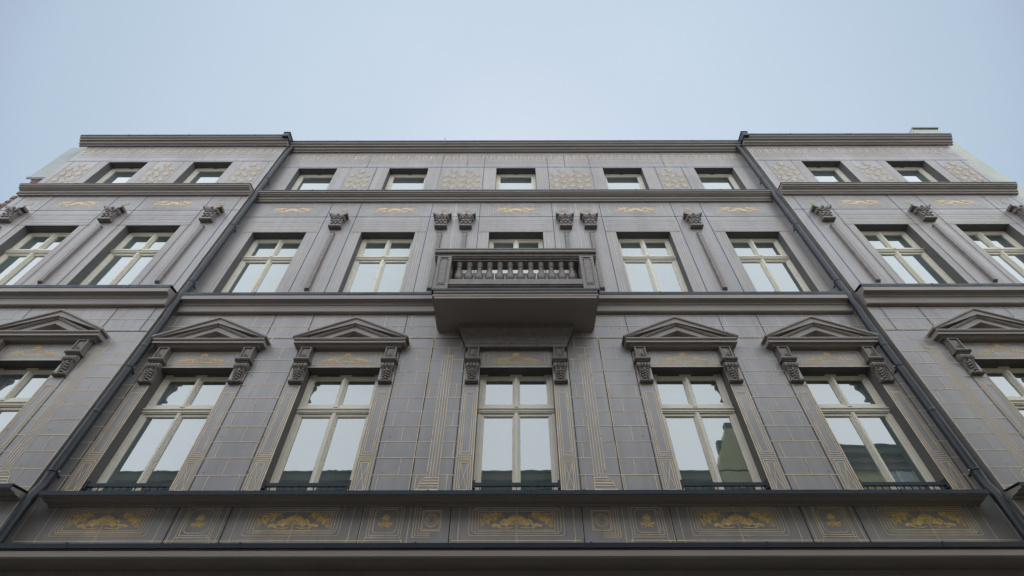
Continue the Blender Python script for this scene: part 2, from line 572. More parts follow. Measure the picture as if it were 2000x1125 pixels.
def upper_lines(mb, wins, pils, y, x0, x1):
    mb.pale = True
    for c in wins:
        for s in (-1, 1):
            for d in (0.625, 0.70, 0.745, 0.795):
                mb.vl(c + s * d, 8.74, 10.93, y, 0.010 if d == 0.70 else 0.007)
        for zz, ww, hw in ((10.99, .010, .80), (11.06, .008, .76), (11.17, .012, .74), (11.24, .008, .72), (11.33, .012, .78), (11.39, .008, .80)):
            mb.h(c - hw, c + hw, zz, y, ww)
        for s in (-1, 1):
            mb.vl(c + s * .74, 11.06, 11.33, y, .009)
            mb.vl(c + s * .80, 10.95, 11.40, y, .008)
        mb.rect(c - .64, c + .64, 11.62, 12.02, y, .008)
        mb.rect(c - .59, c + .59, 11.66, 11.985, y, .006)
        mb.rect(c - .52, c + .52, 11.69, 11.955, y, .008)
        # attic
        for s in (-1, 1):
            for d in (.56, .63, .68):
                mb.vl(c + s * d, 12.42, 13.88, y, .008)
    for p in pils:
        for s in (-1, 1):
            for d in (.12, .175):
                mb.vl(p + s * d, 8.78, 11.0, y, .008)
        mb.rect(p - .20, p + .20, 11.62, 12.02, y, .007)
        mb.rect(p - .16, p + .16, 11.66, 11.985, y, .006)
    mb.h(x0, x1, 11.545, y, .011, 3)
    mb.h(x0, x1, 13.905, y, .010, 3)
    for zz, ww in ((13.97, .007), (14.13, .010), (14.20, .008), (14.27, .014), (14.31, .008), (14.60, .010), (14.655, .014)):
        mb.h(x0 + .05, x1 - .05, zz, y, ww)
    mb.pale = False
    x = x0 + 0.14
    while x < x1 - 0.14:
        mb.vl(x - .05, 14.35, 14.57, y, .026, 4); mb.vl(x + .05, 14.35, 14.57, y, .014, 4)
        mb.h(x - .05, x + .05, 14.55, y, .04, 4); mb.h(x - .05, x + .03, 14.44, y, .03, 4)
        x += 0.205
    mb.pale = False

def rivets(mb, xs, zs, y):
    for x in xs:
        for z in zs:
            q = y - 0.0075
            mb.add([(x + .0075 * math.cos(a * math.pi / 3), q, z + .0075 * math.sin(a * math.pi / 3)) for a in range(6)],
                   [tuple(range(6))], 3)

WM = [M['wall'], M['reveal'], M['line'], M['joint'], M['linepale']]

# centre wall
cw = MB()
ops = []
for i, c in enumerate(MID):
    ops.append((c - HW, c + HW, Z1 if True else 0, H1))
    ops.append((c - HW, c + HW, 8.06 if i == 2 else Z2, H2))
    ops.append((c - HA, c + HA, Z3, H3))
wall_mesh(cw, WX0, WX1, 0.1, TOP + 0.3, 0.0, ops)
skip = []
for c in MID:
    skip.append((c - 0.85, c + 0.85, 4.8, 7.42))
    skip.append((c - 0.93, c + 0.93, 7.42, 7.60))
for x in (-1.14, 1.14):
    skip.append((x - 0.09, x + 0.09, 4.8, 7.34))
brick_lines(cw, WX0 + .02, WX1 - .02, 0, skip)
for c in MID: surround_lines(cw, c, 0)
drawn_pilaster(cw, -1.14, 0, -1); drawn_pilaster(cw, 1.14, 0, 1)
upper_lines(cw, MID, PIL, 0, WX0, WX1)
for x in (-4.36, -3.67, -1.97, -.84, .84, 1.97, 3.66, 4.36):
    cw.vl(x, 7.72, 8.32, 0, .010, 3)
    cw.vl(x, 8.70, 11.545, 0, .010, 3); cw.vl(x, 11.545, 12.14, 0, .010, 3)
    cw.vl(x, 4.2, 4.78, 0, .012, 3)
    if abs(x) < 3: cw.vl(x, 12.42, 14.6, 0, .009, 3)
    else: cw.vl(x, 12.42, 13.9, 0, .009, 3)
for x in (-3.95, 3.95, -1.3, 1.3): cw.vl(x, 13.905, 14.6, 0, .009, 3)
for x in (-.4, -1.42, .4, 1.42): cw.vl(x, 11.55, 12.1, 0, .006, 2)
for x in (-1.40, 1.40): cw.vl(x, 8.7, 12.1, 0, .007, 2)
cw.h(WX0, WX1, 7.72, 0, .011, 3)
for c in MID:
    for s in (-1, 1):
        cw.vl(c + s * .862, 4.84, 7.44, 0, .012, 3)
    cw.h(c - .83, c + .83, 10.935, 0, .008, 3)
for s in (-1, 1):
    cw.vl(s * 1.42, 4.84, 7.72, 0, .012, 3); cw.vl(s * 1.432, 4.84, 7.72, 0, .009, 2)
# frieze below the first-floor ledge
for c in MID:
    for k, (hw, za, zb, ch) in enumerate(((.60, 4.37, 4.745, .02), (.56, 4.395, 4.725, .04), (.52, 4.415, 4.70, 0), (.485, 4.435, 4.675, 0))):
        cw.rect(c - hw, c + hw, za, zb, 0, .008, 2, ch)
    cw.vl(c - .006, 4.2, 4.75, 0, .005); cw.vl(c + .008, 4.2, 4.75, 0, .004)
    for s in (-1, 1):
        cw.vl(c + s * .73, 4.33, 4.76, 0, .008)
        cw.seg(c + s * .73, 4.33, c + s * .70, 4.24, 0, .008)
        cw.vl(c + s * 1.02 if c else s * .835, 4.33, 4.76, 0, .007)
    cw.h(c - 1.0, c + 1.0, 4.31, 0, .009) if c else cw.h(-.8, .8, 4.31, 0, .009)
for p in (-4.02, 4.01, -1.66, 1.66):
    for hw, za, zb, ch in ((.215, 4.35, 4.745, 0), (.185, 4.375, 4.725, .0), (.15, 4.405, 4.70, .04)):
        cw.rect(p - hw, p + hw, za, zb, 0, .008, 2, ch)
    for s in (-1, 1):
        cw.seg(p + s * .215, 4.35, p + s * .25, 4.25, 0, .008)
        cw.vl(p + s * .30, 4.2, 4.76, 0, .008)
    cw.h(p - .25, p + .25, 4.31, 0, .008)
for s in (-1, 1):
    p = s * 1.08
    cw.rect(p - .12, p + .12, 4.43, 4.685, 0, .010)
    cw.rect(p - .103, p + .103, 4.447, 4.668, 0, .006)
    for e, zz in ((.155, 4.40), (.19, 4.375), (.22, 4.35)):
        cw.vl(p + s * e, zz, 4.745, 0, .008)
        cw.h(min(p, p + s * e), max(p, p + s * e), zz, 0, .008)
    for r in (.038, .062, .074, .086):
        n = 28
        pts = [(p + r * math.cos(2 * math.pi * i / n), 4.557 + r * math.sin(2 * math.pi * i / n)) for i in range(n + 1)]
        cw.ribbon(pts, .0055, .0055, 0, 2, .006)
rivets(cw, [x / 100 for x in range(-610, 611, 61) if not any(abs(x / 100 - c) < .62 for c in MID)], [5.22, 5.78, 6.9, 7.95], 0)
cw.build('center_wall', WM, house)

# wing walls
for nm, xa, xb, wins, pils, inner in (('wing_wall', XL, WX0, LW, LP, 1), ('wing_wall', WX1, XR, RW, RP, -1)):
    ww = MB()
    ops = []
    for c in wins:
        ops += [(c - HW, c + HW, Z1, H1), (c - HW, c + HW, Z2, H2), (c - HA, c + HA, Z3, H3)]
    wall_mesh(ww, xa, xb, 0.1, TOP + 0.3, WY, ops)
    xi = xb if inner == 1 else xa
    ww.quad((xi, WY, .1), (xi, 0.02, .1), (xi, 0.02, TOP + .3), (xi, WY, TOP + .3), 0)
    xo = xa if inner == 1 else xb
    ww.quad((xo, WY, .1), (xo, 0.5, .1), (xo, 0.5, TOP + .3), (xo, WY, TOP + .3), 0)
    skip = []
    for c in wins:
        skip += [(c - .85, c + .85, 4.8, 7.42), (c - .93, c + .93, 7.42, 7.6)]
    dp = [xi - inner * 0.55, xo + inner * 0.55]
    for x in dp: skip.append((x - .09, x + .09, 4.8, 7.34))
    brick_lines(ww, xa + .02, xb - .02, WY, skip)
    for c in wins: surround_lines(ww, c, WY)
    for x in dp: drawn_pilaster(ww, x, WY, inner)
    upper_lines(ww, wins, pils, WY, xa, xb)
    ww.vl(xi - inner * .012, 4.2, 14.6, WY, .008, 2)
    for p in pils:
        for s in (-1, 1):
            ww.vl(p + s * .34, 8.70, 12.14, WY, .010, 3); ww.vl(p + s * .34, 7.72, 8.32, WY, .010, 3)
            ww.vl(p + s * .34, 12.42, 13.9, WY, .008, 3)
    ww.h(xa, xb, 7.72, WY, .011, 3)
    for c in wins:
        ww.h(c - .83, c + .83, 10.935, WY, .008, 3)
        for s in (-1, 1): ww.vl(c + s * .862, 4.84, 7.44, WY, .012, 3)
        for hw, za, zb in ((.60, 4.37, 4.745), (.56, 4.395, 4.725), (.52, 4.415, 4.70)):
            ww.rect(c - hw, c + hw, za, zb, WY, .008)
    ex = xi - inner * .45
    for hw, za, zb in ((.20, 4.36, 4.745), (.17, 4.39, 4.725)):
        ww.rect(ex - hw, ex + hw, za, zb, WY, .008)
    rivets(ww, [xa + .3 + k * .6 for k in range(9) if not any(abs(xa + .3 + k * .6 - c) < .62 for c in wins)], [5.22, 5.78, 6.9, 7.95], WY)
    ww.build(nm, WM, house)

# body and roof behind the facade
b = MB()
b.box(XL + .02, XR - .02, 0.52, 11.5, 0.1, TOP + .1)
b.build('rear_wall', M['plaster'], house)
b = MB()
b.prism([(-.02, 14.98), (5.9, 16.4), (11.6, 14.9), (11.6, 14.86), (-.02, 14.86)], XL, XR)
b.build('roof', M['roof'], house)
b = MB()
b.box(-2, -1.2, 4.2, 4.9, 15.6, 17.0); b.box(3, 4.1, 4.2, 4.9, 15.6, 17.0)
b.build('chimney', M['brick'], house)

# ---- ledges
def ledge(name, prof, x0, x1, y, flash=None):
    mb = MB()
    mb.prism([(y - p, z) for p, z in prof], x0, x1)
    o_ = mb.build(name, M['trim'], house)
    if flash:
        p, za, zb = flash
        f = MB()
        # sheets of capping about 2 m long with small lap seams
        f.prism([(y + .02, zb + .03), (y - p, zb), (y - p, za), (y - p + .012, za), (y - p + .012, zb - .012), (y + .02, zb + .015)], x0 - .004, x1 + .004)
        x = x0 + 1.3
        while x < x1 - .5:
            f.prism([(y - .0, zb + .036), (y - p - .004, zb + .006), (y - p - .004, za - .002), (y - p, za - .002), (y - p + .0, zb - .01), (y, zb + .016)], x, x + .03)
            x += 1.9 + .25 * math.sin(x * 3.1)
        f.build('capping', M['flash'], o_)
    return o_

P2 = [(0, 8.32), (.07, 8.32), (.08, 8.335), (.08, 8.475), (.095, 8.475), (.105, 8.50), (.13, 8.52), (.165, 8.532), (.20, 8.534), (.20, 8.64), (0, 8.68)]
P3 = [(0, 12.15), (.05, 12.15), (.05, 12.195), (.075, 12.20), (.09, 12.225), (.09, 12.262), (.12, 12.265), (.145, 12.285), (.17, 12.29), (.17, 12.325), (.20, 12.33), (.20, 12.375), (0, 12.41)]
P4 = [(0, 14.74), (.05, 14.74), (.05, 14.78), (.07, 14.785), (.10, 14.80), (.11, 14.83), (.11, 14.85), (.165, 14.86), (.165, 14.915), (.19, 14.92), (.215, 14.945), (.22, 14.985), (0, 15.02)]
P1 = [(0, 4.735), (.03, 4.735), (.04, 4.75), (.15, 4.752), (.16, 4.765), (.245, 4.767), (.245, 4.80), (0, 4.83)]
for xa, xb, y in ((-6.16, 6.13, 0), (XL, WX0, WY), (WX1, XR, WY)):
    mid = y == 0
    if mid:
        ledge('sill_ledge', P2, xa, -1.372, y, (.21, 8.635, 8.70))
        ledge('sill_ledge', P2, 1.352, xb, y, (.21, 8.635, 8.70))
    else:
        ledge('sill_ledge', P2, xa, xb, y, (.21, 8.635, 8.70))
    ledge('string_course', P3, xa - (0.03 if mid else 0), xb, y, (.21, 12.37, 12.405))
    ledge('first_floor_ledge', P1, -6.06 if mid else xa, 6.0 if mid else xb, y, (.26, 4.775, 4.83))
ledge('cornice', P4, WX0 + .006, WX1 - .006, 0, (.235, 14.98, 15.03))
ledge('cornice', P4, XL - .22, WX0 + .03, WY, (.235, 14.98, 15.02))
ledge('cornice', P4, WX1 - .03, XR + .12, WY, (.235, 14.98, 15.03))
# upstand blocks where the wings' cornices meet the centre
for xa, xb in ((WX0 - .10, WX0 + .06), (WX1 - .06, WX1 + .10)):
    b = MB(); b.box(xa, xb, WY - .255, .3, 14.90, 15.10); b.box(xa - .012, xb + .012, WY - .268, .3, 15.10, 15.115)
    b.build('cornice_end_cap', M['flash'], house)
# upper roof edge strip
b = MB(); b.box(XL + .3, WX0 - .12, WY - .13, .2, 15.03, 15.075); b.build('roof_edge', M['flash'], house)
b = MB(); b.box(WX1 + .12, XR - .15, WY - .13, .2, 15.03, 15.085); b.build('roof_edge', M['flash'], house)
# ground-floor ledge
P0 = [(0, 3.96), (.36, 3.965), (.365, 3.972), (.40, 3.972), (.40, 4.025), (.375, 4.03), (.375, 4.06), (.40, 4.062), (.40, 4.08), (0, 4.14)]
ledge('ground_floor_ledge', [(0, 3.955), (.385, 3.958), (.40, 3.975), (.40, 4.035), (.36, 4.04), (.36, 4.07), (.38, 4.07), (0, 4.16)], XL, XR, 0, (.415, 4.062, 4.115))
b = MB()
b.box(XL, XR, -.045, -.002, 3.60, 3.953); b.box(XL, XR, -.07, -.002, 3.30, 3.597)
b.build('shopfront_fascia', M['trim'], house)
# ground floor: shop openings
for c in MID + LW + RW:
    y = 0 if abs(c) < 6.2 else WY
    d = MB()
    d.box(c - .75, c + .75, y - .03, y - .004, .12, 3.15)
    s_ = d.build('shop_window', M['frame'], house)
    q = MB(); q.box(c - .66, c - .03, y - .036, y - .031, .6, 3.05); q.box(c + .03, c + .66, y - .036, y - .031, .6, 3.05)
    q.build('pane', M['glass2'], s_)

# ---- windows
def make_window(head, sill, hw, full=True, vents=False):
    """frame mesh (front about y=0.19 behind the wall plane), children: sashes, panes, transom, mullion, vents"""
    H = head - sill
    f = MB()
    y0, y1 = .185, .27
    f.box(-hw - .004, -hw + .045, y0, y1, -H, 0.004); f.box(hw - .045, hw + .004, y0, y1, -H, 0.004)
    f.box(-hw + .045, hw - .045, y0, y1, -.05, .004); f.box(-hw + .045, hw - .045, y0, y1, -H, -H + .05)
    f.box(-hw + .045, hw - .045, y0 - .006, y0 + .02, -.062, -.044)
    win = f.build('window', M['frame'], None)
    def sash(xa, xb, za, zb, wd=.042, top=None):
        m_ = MB()
        a, b_ = y0 + .012, y1 - .01
        t_ = top if top else wd
        m_.box(xa, xa + wd, a, b_, za, zb); m_.box(xb - wd, xb, a, b_, za, zb)
        m_.box(xa + wd, xb - wd, a, b_, za, za + wd); m_.box(xa + wd, xb - wd, a, b_, zb - t_, zb)
        # glazing bead, set back
        g_ = .012
        for q in ((xa + wd, xa + wd + g_, za + wd, zb - t_), (xb - wd - g_, xb - wd, za + wd, zb - t_)):
            m_.box(q[0], q[1], a + .014, b_ - .004, q[2], q[3])
        m_.box(xa + wd + g_, xb - wd - g_, a + .014, b_ - .004, za + wd, za + wd + g_)
        m_.box(xa + wd + g_, xb - wd - g_, a + .014, b_ - .004, zb - t_ - g_, zb - t_)
        m_.build('sash', M['frame'], win)
        p_ = MB()
        p_.box(xa + wd, xb - wd, a + .028, a + .034, za + wd, zb - t_)
        p_.build('pane', M['glass'], win)
    e = .002
    if full:
        tz = -.60 - .055   # transom top
        sash(-hw + .047, -.006, tz + .02, -.052)
        sash(.006, hw - .047, tz + .02, -.052)
        sash(-hw + .047, -.006, -H + .052, tz - .112)
        sash(.006, hw - .047, -H + .052, tz - .112)
        t_ = MB()
        t_.box(-hw + .005, hw - .005, y0 - .012, y1 - .02, tz - .110, tz + .018)
        t_.prism([(y0 - .012, tz - .02), (y0 - .036, tz - .028), (y0 - .036, tz - .043), (y0 - .012, tz - .058)], -hw + .004, hw - .004)
        t_.prism([(y0 - .012, tz - .072), (y0 - .026, tz - .076), (y0 - .026, tz - .090), (y0 - .012, tz - .094)], -hw + .004, hw - .004)
        t_.box(-.035, .035, y0 - .04, y0 - .012, tz - .014, tz + .004)
        t_.build('transom', M['frame'], win)
        mu = MB()
        for za, zb in ((tz + .0185, -.064), (-H + .052, tz - .1105)):
            mu.prism_y([(-.03, za), (.03, za), (.03, zb), (-.03, zb)], y0 - .010, y0 + .013)
            mu.prism_y([(-.014, za), (.014, za), (.014, zb), (-.014, zb)], y0 - .024, y0 - .011)
        mu.build('mullion', M['frame'], win)
        if vents:
            v_ = MB()
            for xa, xb in ((-hw + .13, -.10), (.10, hw - .13)):
                v_.box(xa, xb, y0 - .012, y0 - .001, -.040, -.014)
            v_.build('vent', M['slot'], win)
    else:
        sash(-hw + .047, hw - .047, -H + .052, -.052, .05)
        v_ = MB(); v_.box(-.05, .05, y0 - .014, y0 - .007, -.045, -.02); v_.build('vent', M['slot'], win)
    return win

w1 = make_window(H1, Z1, HW, True, True); w1.parent = house; w1.location = (MID[0], 0, H1)
w2 = make_window(H2, Z2, HW, True, False); w2.parent = house; w2.location = (MID[0], 0, H2)
wd_ = make_window(H2, 8.06, HW, True, False); wd_.parent = house; wd_.location = (0, 0, H2); wd_.name = 'balcony_door'
wd_['label'] = 'cream balcony door behind the stone balustrade'
w3 = make_window(H3, Z3, HA, False); w3.parent = house; w3.location = (MID[0], 0, H3)
for c in MID[1:]:
    copy_part(w1, (c, 0, H1)); copy_part(w3, (c, 0, H3))
    if c: copy_part(w2, (c, 0, H2))
for c in LW + RW:
    copy_part(w1, (c, WY, H1)); copy_part(w2, (c, WY, H2)); copy_part(w3, (c, WY, H3))

# window guard rails, first floor
def make_guard():
    r = MB()
    r.box(-HW + .003, HW - .003, .022, .062, 5.035, 5.082)
    for s in (-1, 1):
        r.box(s * (HW - .02) - .016, s * (HW - .02) + .016, .012, .072, 5.00, 5.115)
    x = -HW + .1
    while x < HW - .05:
        r.box(x - .006, x + .006, .036, .048, 4.835, 5.036)
        x += .099
    r2 = r.build('guard_rail', M['rail'], house)
    return r2
gr = make_guard(); gr.location = (MID[0], 0, 0)
for c in MID[1:]: copy_part(gr, (c, 0, 0))
for c in LW + RW: copy_part(gr, (c, WY, 0))

# ---- consoles
def console_mesh():
    c = MB()
    hw = .092
    # upper block with a raised diamond
    c.box(-hw, hw, -.115, 0, .44, .70)
    a, b_ = .062, .105
    cx, cz = 0, .575
    c.box(-.088, .088, -.140, -.115, .450, .468); c.box(-.088, .088, -.140, -.115, .676, .694)
    c.box(-.088, -.068, -.140, -.115, .468, .676); c.box(.068, .088, -.140, -.115, .468, .676)
    c.add([(-.055, -.116, .485), (.055, -.116, .485), (.055, -.116, .66), (-.055, -.116, .66), (0, -.146, .545), (0, -.140, .63)],
          [(0, 1, 4), (1, 2, 5, 4), (2, 3, 5), (3, 0, 4, 5)])
    # cap moulding
    c.prism([(0, .395), (-.145, .395), (-.16, .405), (-.175, .420), (-.175, .442), (0, .4465)], -hw - .030, hw + .030)
    c.prism([(0, .38), (-.125, .38), (-.13, .395), (0, .395)], -hw - .008, hw + .008)
    # scroll head: rounded ribs
    for k in range(4):
        x0 = -hw + k * .046
        pr = []
        for i in range(13):
            t = -math.pi * .5 + math.pi * 1.05 * i / 12
            pr.append((-.075 - .073 * math.cos(t) , .315 + .062 * math.sin(t)))
        n = len(pr)
        rr = 6
        vs = []; fs = []
        for j in range(rr + 1):
            u = math.pi * j / rr
            sx = x0 + .023 - .0228 * math.cos(u)
            q = .75 + .25 * math.sin(u)
            for (yy, zz) in pr:
                vs.append((sx, yy * q, .315 + (zz - .315) * q))
        for j in range(rr):
            for i in range(n - 1):
                fs.append((j * n + i, j * n + i + 1, (j + 1) * n + i + 1, (j + 1) * n + i))
        c.add(vs, fs, 0, True)
    c.box(-hw + .004, hw - .004, -.10, 0, .25, .38)
    # side volute eyes
    for s in (-1, 1):
        for r, d in ((.058, .008), (.036, .014), (.017, .02)):
            n = 14
            x = s * (hw + d)
            ring = [(x, -.082 + r * math.cos(2 * math.pi * i / n), .315 + r * math.sin(2 * math.pi * i / n)) for i in range(n)]
            base = [(s * (hw - .01), p[1], p[2]) for p in ring]
            c.add(ring + base, [tuple(range(n))] + [(i, (i + 1) % n, n + (i + 1) % n, n + i) for i in range(n)])
    # curved shaft narrowing downwards
    L = 12
    vs = []; fs = []
    for i in range(L + 1):
        t = i / L
        z = .27 - .225 * t
        hwz = hw * (0.93 - .10 * math.sin(math.pi * t * .8))
        yy = -.118 + .075 * math.sin(t * math.pi * .5) + .0 * t
        yy -= .030 * max(0, t - .75) * 4 * .6
        for fx, fy in ((-1, 0), (-1, 1), (-.72, 1), (-.62, .88), (0, .84), (.62, .88), (.72, 1), (1, 1), (1, 0)):
            vs.append((fx * hwz, yy * fy, z))
    n = 9
    for i in range(L):
        for j in range(n - 1):
            fs.append((i * n + j, i * n + j + 1, (i + 1) * n + j + 1, (i + 1) * n + j))
    c.add(vs, fs)
    # acanthus leaf on the shaft
    for k in range(4):
        z = .07 + k * .045
        c.ball((0, -.066 - k * .010, z + .012), .024, .034, .026, 8, 5)
        for s in (-1, 1):
            c.ball((s * .036, -.060 - k * .010, z), .020, .028, .022, 8, 5)
    c.ball((0, -.105, .245), .02, .018, .022, 8, 5)
    # foot
    c.prism([(0, .0), (-.075, .0), (-.09, .012), (-.09, .026), (-.07, .036), (0, .04)], -hw - .012, hw + .012)
    for s in (-1, 1):
        c.ball((s * .075, -.07, .03), .034, .03, .022, 8, 6)
    c.ball((0, -.075, .024), .03, .028, .022, 8, 6)
    return c
CONS = console_mesh()

# ---- hoods
def hood_pediment():
    b = MB()
    W = .972
    # horizontal members
    b.prism([(0, 7.44), (-.09, 7.44), (-.10, 7.45), (-.12, 7.47), (-.12, 7.478), (0, 7.478)], -W + .11, W - .11)
    b.prism([(0, 7.478), (-.165, 7.478), (-.165, 7.520), (-.18, 7.525), (-.195, 7.545), (-.195, 7.562), (0, 7.562)], -W + .035, W - .035)
    # raking layers
    def rake(th0, th1, p, wx, zend, zap):
        """band between two sloped lines; th measured down from the outer line"""
        for s in (-1, 1):
            pts = [(0, zap - th0), (s * wx, zend - th0), (s * wx, zend - th1), (0, zap - th1)]
            pts = [(x, max(z, 7.5625)) for x, z in pts]
            if s > 0: pts = pts[::-1]
            b.prism_y(pts, -p, 0)
    ze, za = 7.605, 8.06
    rake(0, .028, .21, W, ze, za)
    rake(.028, .040, .20, W - .008, ze, za)
    rake(.040, .140, .185, W - .02, ze, za)
    # inner stepped mouldings
    sl = (za - ze) / W
    def tri_band(d0, d1, p):
        for s in (-1, 1):
            zt, zb = za - d0, za - d1
            xt = (zt - 7.5625) / sl; xb = (zb - 7.5625) / sl
            pts = [(0, zt), (s * xt, 7.5625), (s * xb, 7.5625), (0, zb)]
            if s > 0: pts = pts[::-1]
            b.prism_y(pts, -p, 0)
    tri_band(.1405, .153, .165); tri_band(.1535, .163, .145); tri_band(.1635, .173, .155); tri_band(.1735, .182, .135); tri_band(.1825, .275, .128)
    return b
def hood_flat():
    b = MB()
    W = .86
    b.prism([(0, 7.44), (-.10, 7.44), (-.105, 7.50), (0, 7.50)], -W, W)
    n = 9
    for k in range(n):
        t0, t1 = k / n, (k + 1) / n
        p0 = .11 + .095 * t0 ** 1.6; p1 = .11 + .095 * t1 ** 1.6
        za, zb = 7.501 + .27 * t0, 7.501 + .27 * t1 - .0006
        w_ = W + .012 + .105 * t1 ** 1.3
        b.prism([(0, za), (-p0, za), (-p1, zb), (0, zb)], -w_, w_)
    b.prism([(0, 7.772), (-.215, 7.772), (-.215, 7.852), (0, 7.852)], -W - .125, W + .125)
    return b
first = None
cons0 = None
for i, (c, y) in enumerate([(c, 0) for c in MID] + [(c, WY) for c in LW + RW]):
    if c == 0:
        hd = hood_flat().build('window_hood', M['carved'], house, loc=(0, 0, 0))  # darker trim colour puts the balcony's shade into this hood
    elif first is None:
        hd = first = hood_pediment().build('window_hood', M['trim'], house, loc=(c * .9935, y, 0))
    else:
        hd = first.copy(); COL.objects.link(hd); hd.parent = house; hd.location = (c * .9935, y, 0)
    for s in (-1, 1):
        if cons0 is None:
            k = cons0 = CONS.build('console', M['carved'], hd)
        else:
            k = cons0.copy(); COL.objects.link(k); k.parent = hd
        k.location = (s * .712, 0, 6.735)
        k.scale = (1.04, .80, 1.005)

# ---- capitals
def capital_mesh():
    c = MB()
    # bottom astragal
    c.prism([(0, 0), (-.10, 0), (-.115, .012), (-.115, .05), (-.10, .065), (0, .065)], -.13, .13)
    c.box(-.115, .115, -.095, 0, .066, .09)
    # bell
    n = 8
    vs = []; fs = []
    for i in range(n + 1):
        t = i / n
        hw = .10 + .045 * t ** 2.2
        d = .085 + .05 * t ** 2.2
        z = .09 + .27 * t
        vs += [(-hw, 0, z), (-hw, -d, z), (-hw * .5, -d - .008, z), (hw * .5, -d - .008, z), (hw, -d, z), (hw, 0, z)]
    for i in range(n):
        for j in range(5):
            fs.append((i * 6 + j, i * 6 + j + 1, (i + 1) * 6 + j + 1, (i + 1) * 6 + j))
    c.add(vs, fs)
    # lower leaves
    for x in (-.085, 0, .085):
        c.ball((x, -.105, .135), .032, .02, .055, 8, 6)
        c.ball((x, -.125, .18), .026, .022, .018, 8, 5)
    for x in (-.045, .045):
        c.ball((x, -.112, .20), .03, .02, .06, 8, 6)
        c.ball((x, -.138, .25), .024, .022, .018, 8, 5)
    # corner volutes
    for s in (-1, 1):
        pts = []
        for i in range(16):
            t = i / 15
            a = math.pi * .5 + t * 4.2
            r = .052 * (1 - .75 * t)
            pts.append((s * (.135 + r * math.cos(a) * .9), -.135 - .02 * (1 - t), .315 + r * math.sin(a)))
        c.tube([(s * .04, -.115, .22), (s * .085, -.13, .29)] + pts, [.014] * 2 + [.016 - .008 * i / 15 for i in range(16)], 6)
        pts = [(s * (.03 + .02 * math.cos(a)), -.14, .31 + .024 * math.sin(a)) for a in [k * .7 for k in range(8)]]
        c.tube(pts, .009, 6)
        c.ball((s * .135, -.06, .30), .03, .04, .04, 8, 6)
    # abacus with concave front and horns
    poly = []
    N = 10
    for i in range(N + 1):
        t = -1 + 2 * i / N
        poly.append((t * .192, -.165 + .045 * (1 - t * t)))
    poly = [(-.185, 0)] + poly + [(.185, 0)]
    m = len(poly)
    def zz(x): return .36 + .028 * (abs(x) / .19) ** 2
    vs = [(x, y, zz(x)) for x, y in poly] + [(x * 1.03, y * 1.03, zz(x) + .02) for x, y in poly] + [(x * 1.03, y * 1.03, zz(x) + .055) for x, y in poly]
    fs = [tuple(range(m))[::-1], tuple(range(2 * m, 3 * m))]
    for L in (0, 1):
        for i in range(m):
            j = (i + 1) % m
            fs.append((L * m + i, L * m + j, (L + 1) * m + j, (L + 1) * m + i))
    c.add(vs, fs)
    c.ball((0, -.15, .385), .03, .025, .035, 8, 6)
    return c
cap0 = capital_mesh().build('capital', M['carved'], house, loc=(PIL[0], 0, 11.03)); cap0.scale = (1.06, 1, 1.03)
def strip_mesh():
    s = MB()
    hw, d, z0, z1 = .052, .056, 8.97, 10.83
    A = [(-hw, 0), (-hw + .012, -d), (hw - .012, -d), (hw, 0)]
    vs = [(x, y, z0 + .035) for x, y in A] + [(x, y, z1) for x, y in A]
    s.add(vs, [(i, i + 1, 5 + i, 4 + i) for i in range(3)])
    # pyramid ends: lower splayed foot and upper pointed head
    s.add([(-hw, 0, z0), (hw, 0, z0), (hw - .012, -d, z0 + .035), (-hw + .012, -d, z0 + .035), (-hw, 0, z0 + .035), (hw, 0, z0 + .035)],
          [(0, 1, 2, 3), (0, 3, 4), (1, 5, 2)])
    s.add([(-hw, 0, z1), (-hw + .012, -d, z1), (hw - .012, -d, z1), (hw, 0, z1), (-hw, -.001, z1 + .02)], [(0, 1, 2, 3)])
    s.add([(-hw, -.0, z1 + .012), (hw, -.0, z1 + .012), (hw, -d, z1 + .012), (-hw, -d, z1 + .012), (0, -.002, z1 + .09)],
          [(0, 1, 2, 3), (2, 3, 4), (1, 2, 4), (3, 0, 4)], 1)
    return s
st0 = strip_mesh().build('pilaster_strip', [M['carved'], M['carved']], house, loc=(PIL[0], 0, 0))
for p in PIL[1:]:
    copy_part(cap0, (p, 0, 11.03)); copy_part(st0, (p, 0, 0))
for p in LP + RP:
    copy_part(cap0, (p, WY, 11.03)); copy_part(st0, (p, WY, 0))

# ---- gold ornaments, drawn as curled strokes
def spiral(cx, cz, r, a0, turns, dirn=1, n=22, inner=.12):
    return [(cx + r * (1 - (1 - inner) * i / n) * math.cos(a0 + dirn * turns * 2 * math.pi * i / n),
             cz + r * (1 - (1 - inner) * i / n) * math.sin(a0 + dirn * turns * 2 * math.pi * i / n)) for i in range(n + 1)]
def bez(p0, p1, p2, p3, n=12):
    r = []
    for i in range(n + 1):
        t = i / n; u = 1 - t
        r.append((u**3*p0[0] + 3*u*u*t*p1[0] + 3*u*t*t*p2[0] + t**3*p3[0], u**3*p0[1] + 3*u*u*t*p1[1] + 3*u*t*t*p2[1] + t**3*p3[1]))
    return r
def leaf(mb, x, z, ang, L, wd, t=.004):
    pts = [(x + L * f * math.cos(ang + .5 * f), z + L * f * math.sin(ang + .5 * f)) for f in [i / 6 for i in range(7)]]
    n = len(pts)
    q = -t - (mb.k % 29) * .0001; mb.k += 1
    vs = []
    for i, (a, b) in enumerate(pts):
        f = i / (n - 1)
        ww = wd * math.sin(math.pi * min(.97, f * .9 + .06)) / 2
        ca, sa = math.cos(ang + .5 * f), math.sin(ang + .5 * f)
        vs += [(a - sa * ww, q, b + ca * ww), (a + sa * ww, q, b - ca * ww)]
    mb.add(vs, [(2 * i, 2 * i + 1, 2 * i + 3, 2 * i + 2) for i in range(n - 1)])
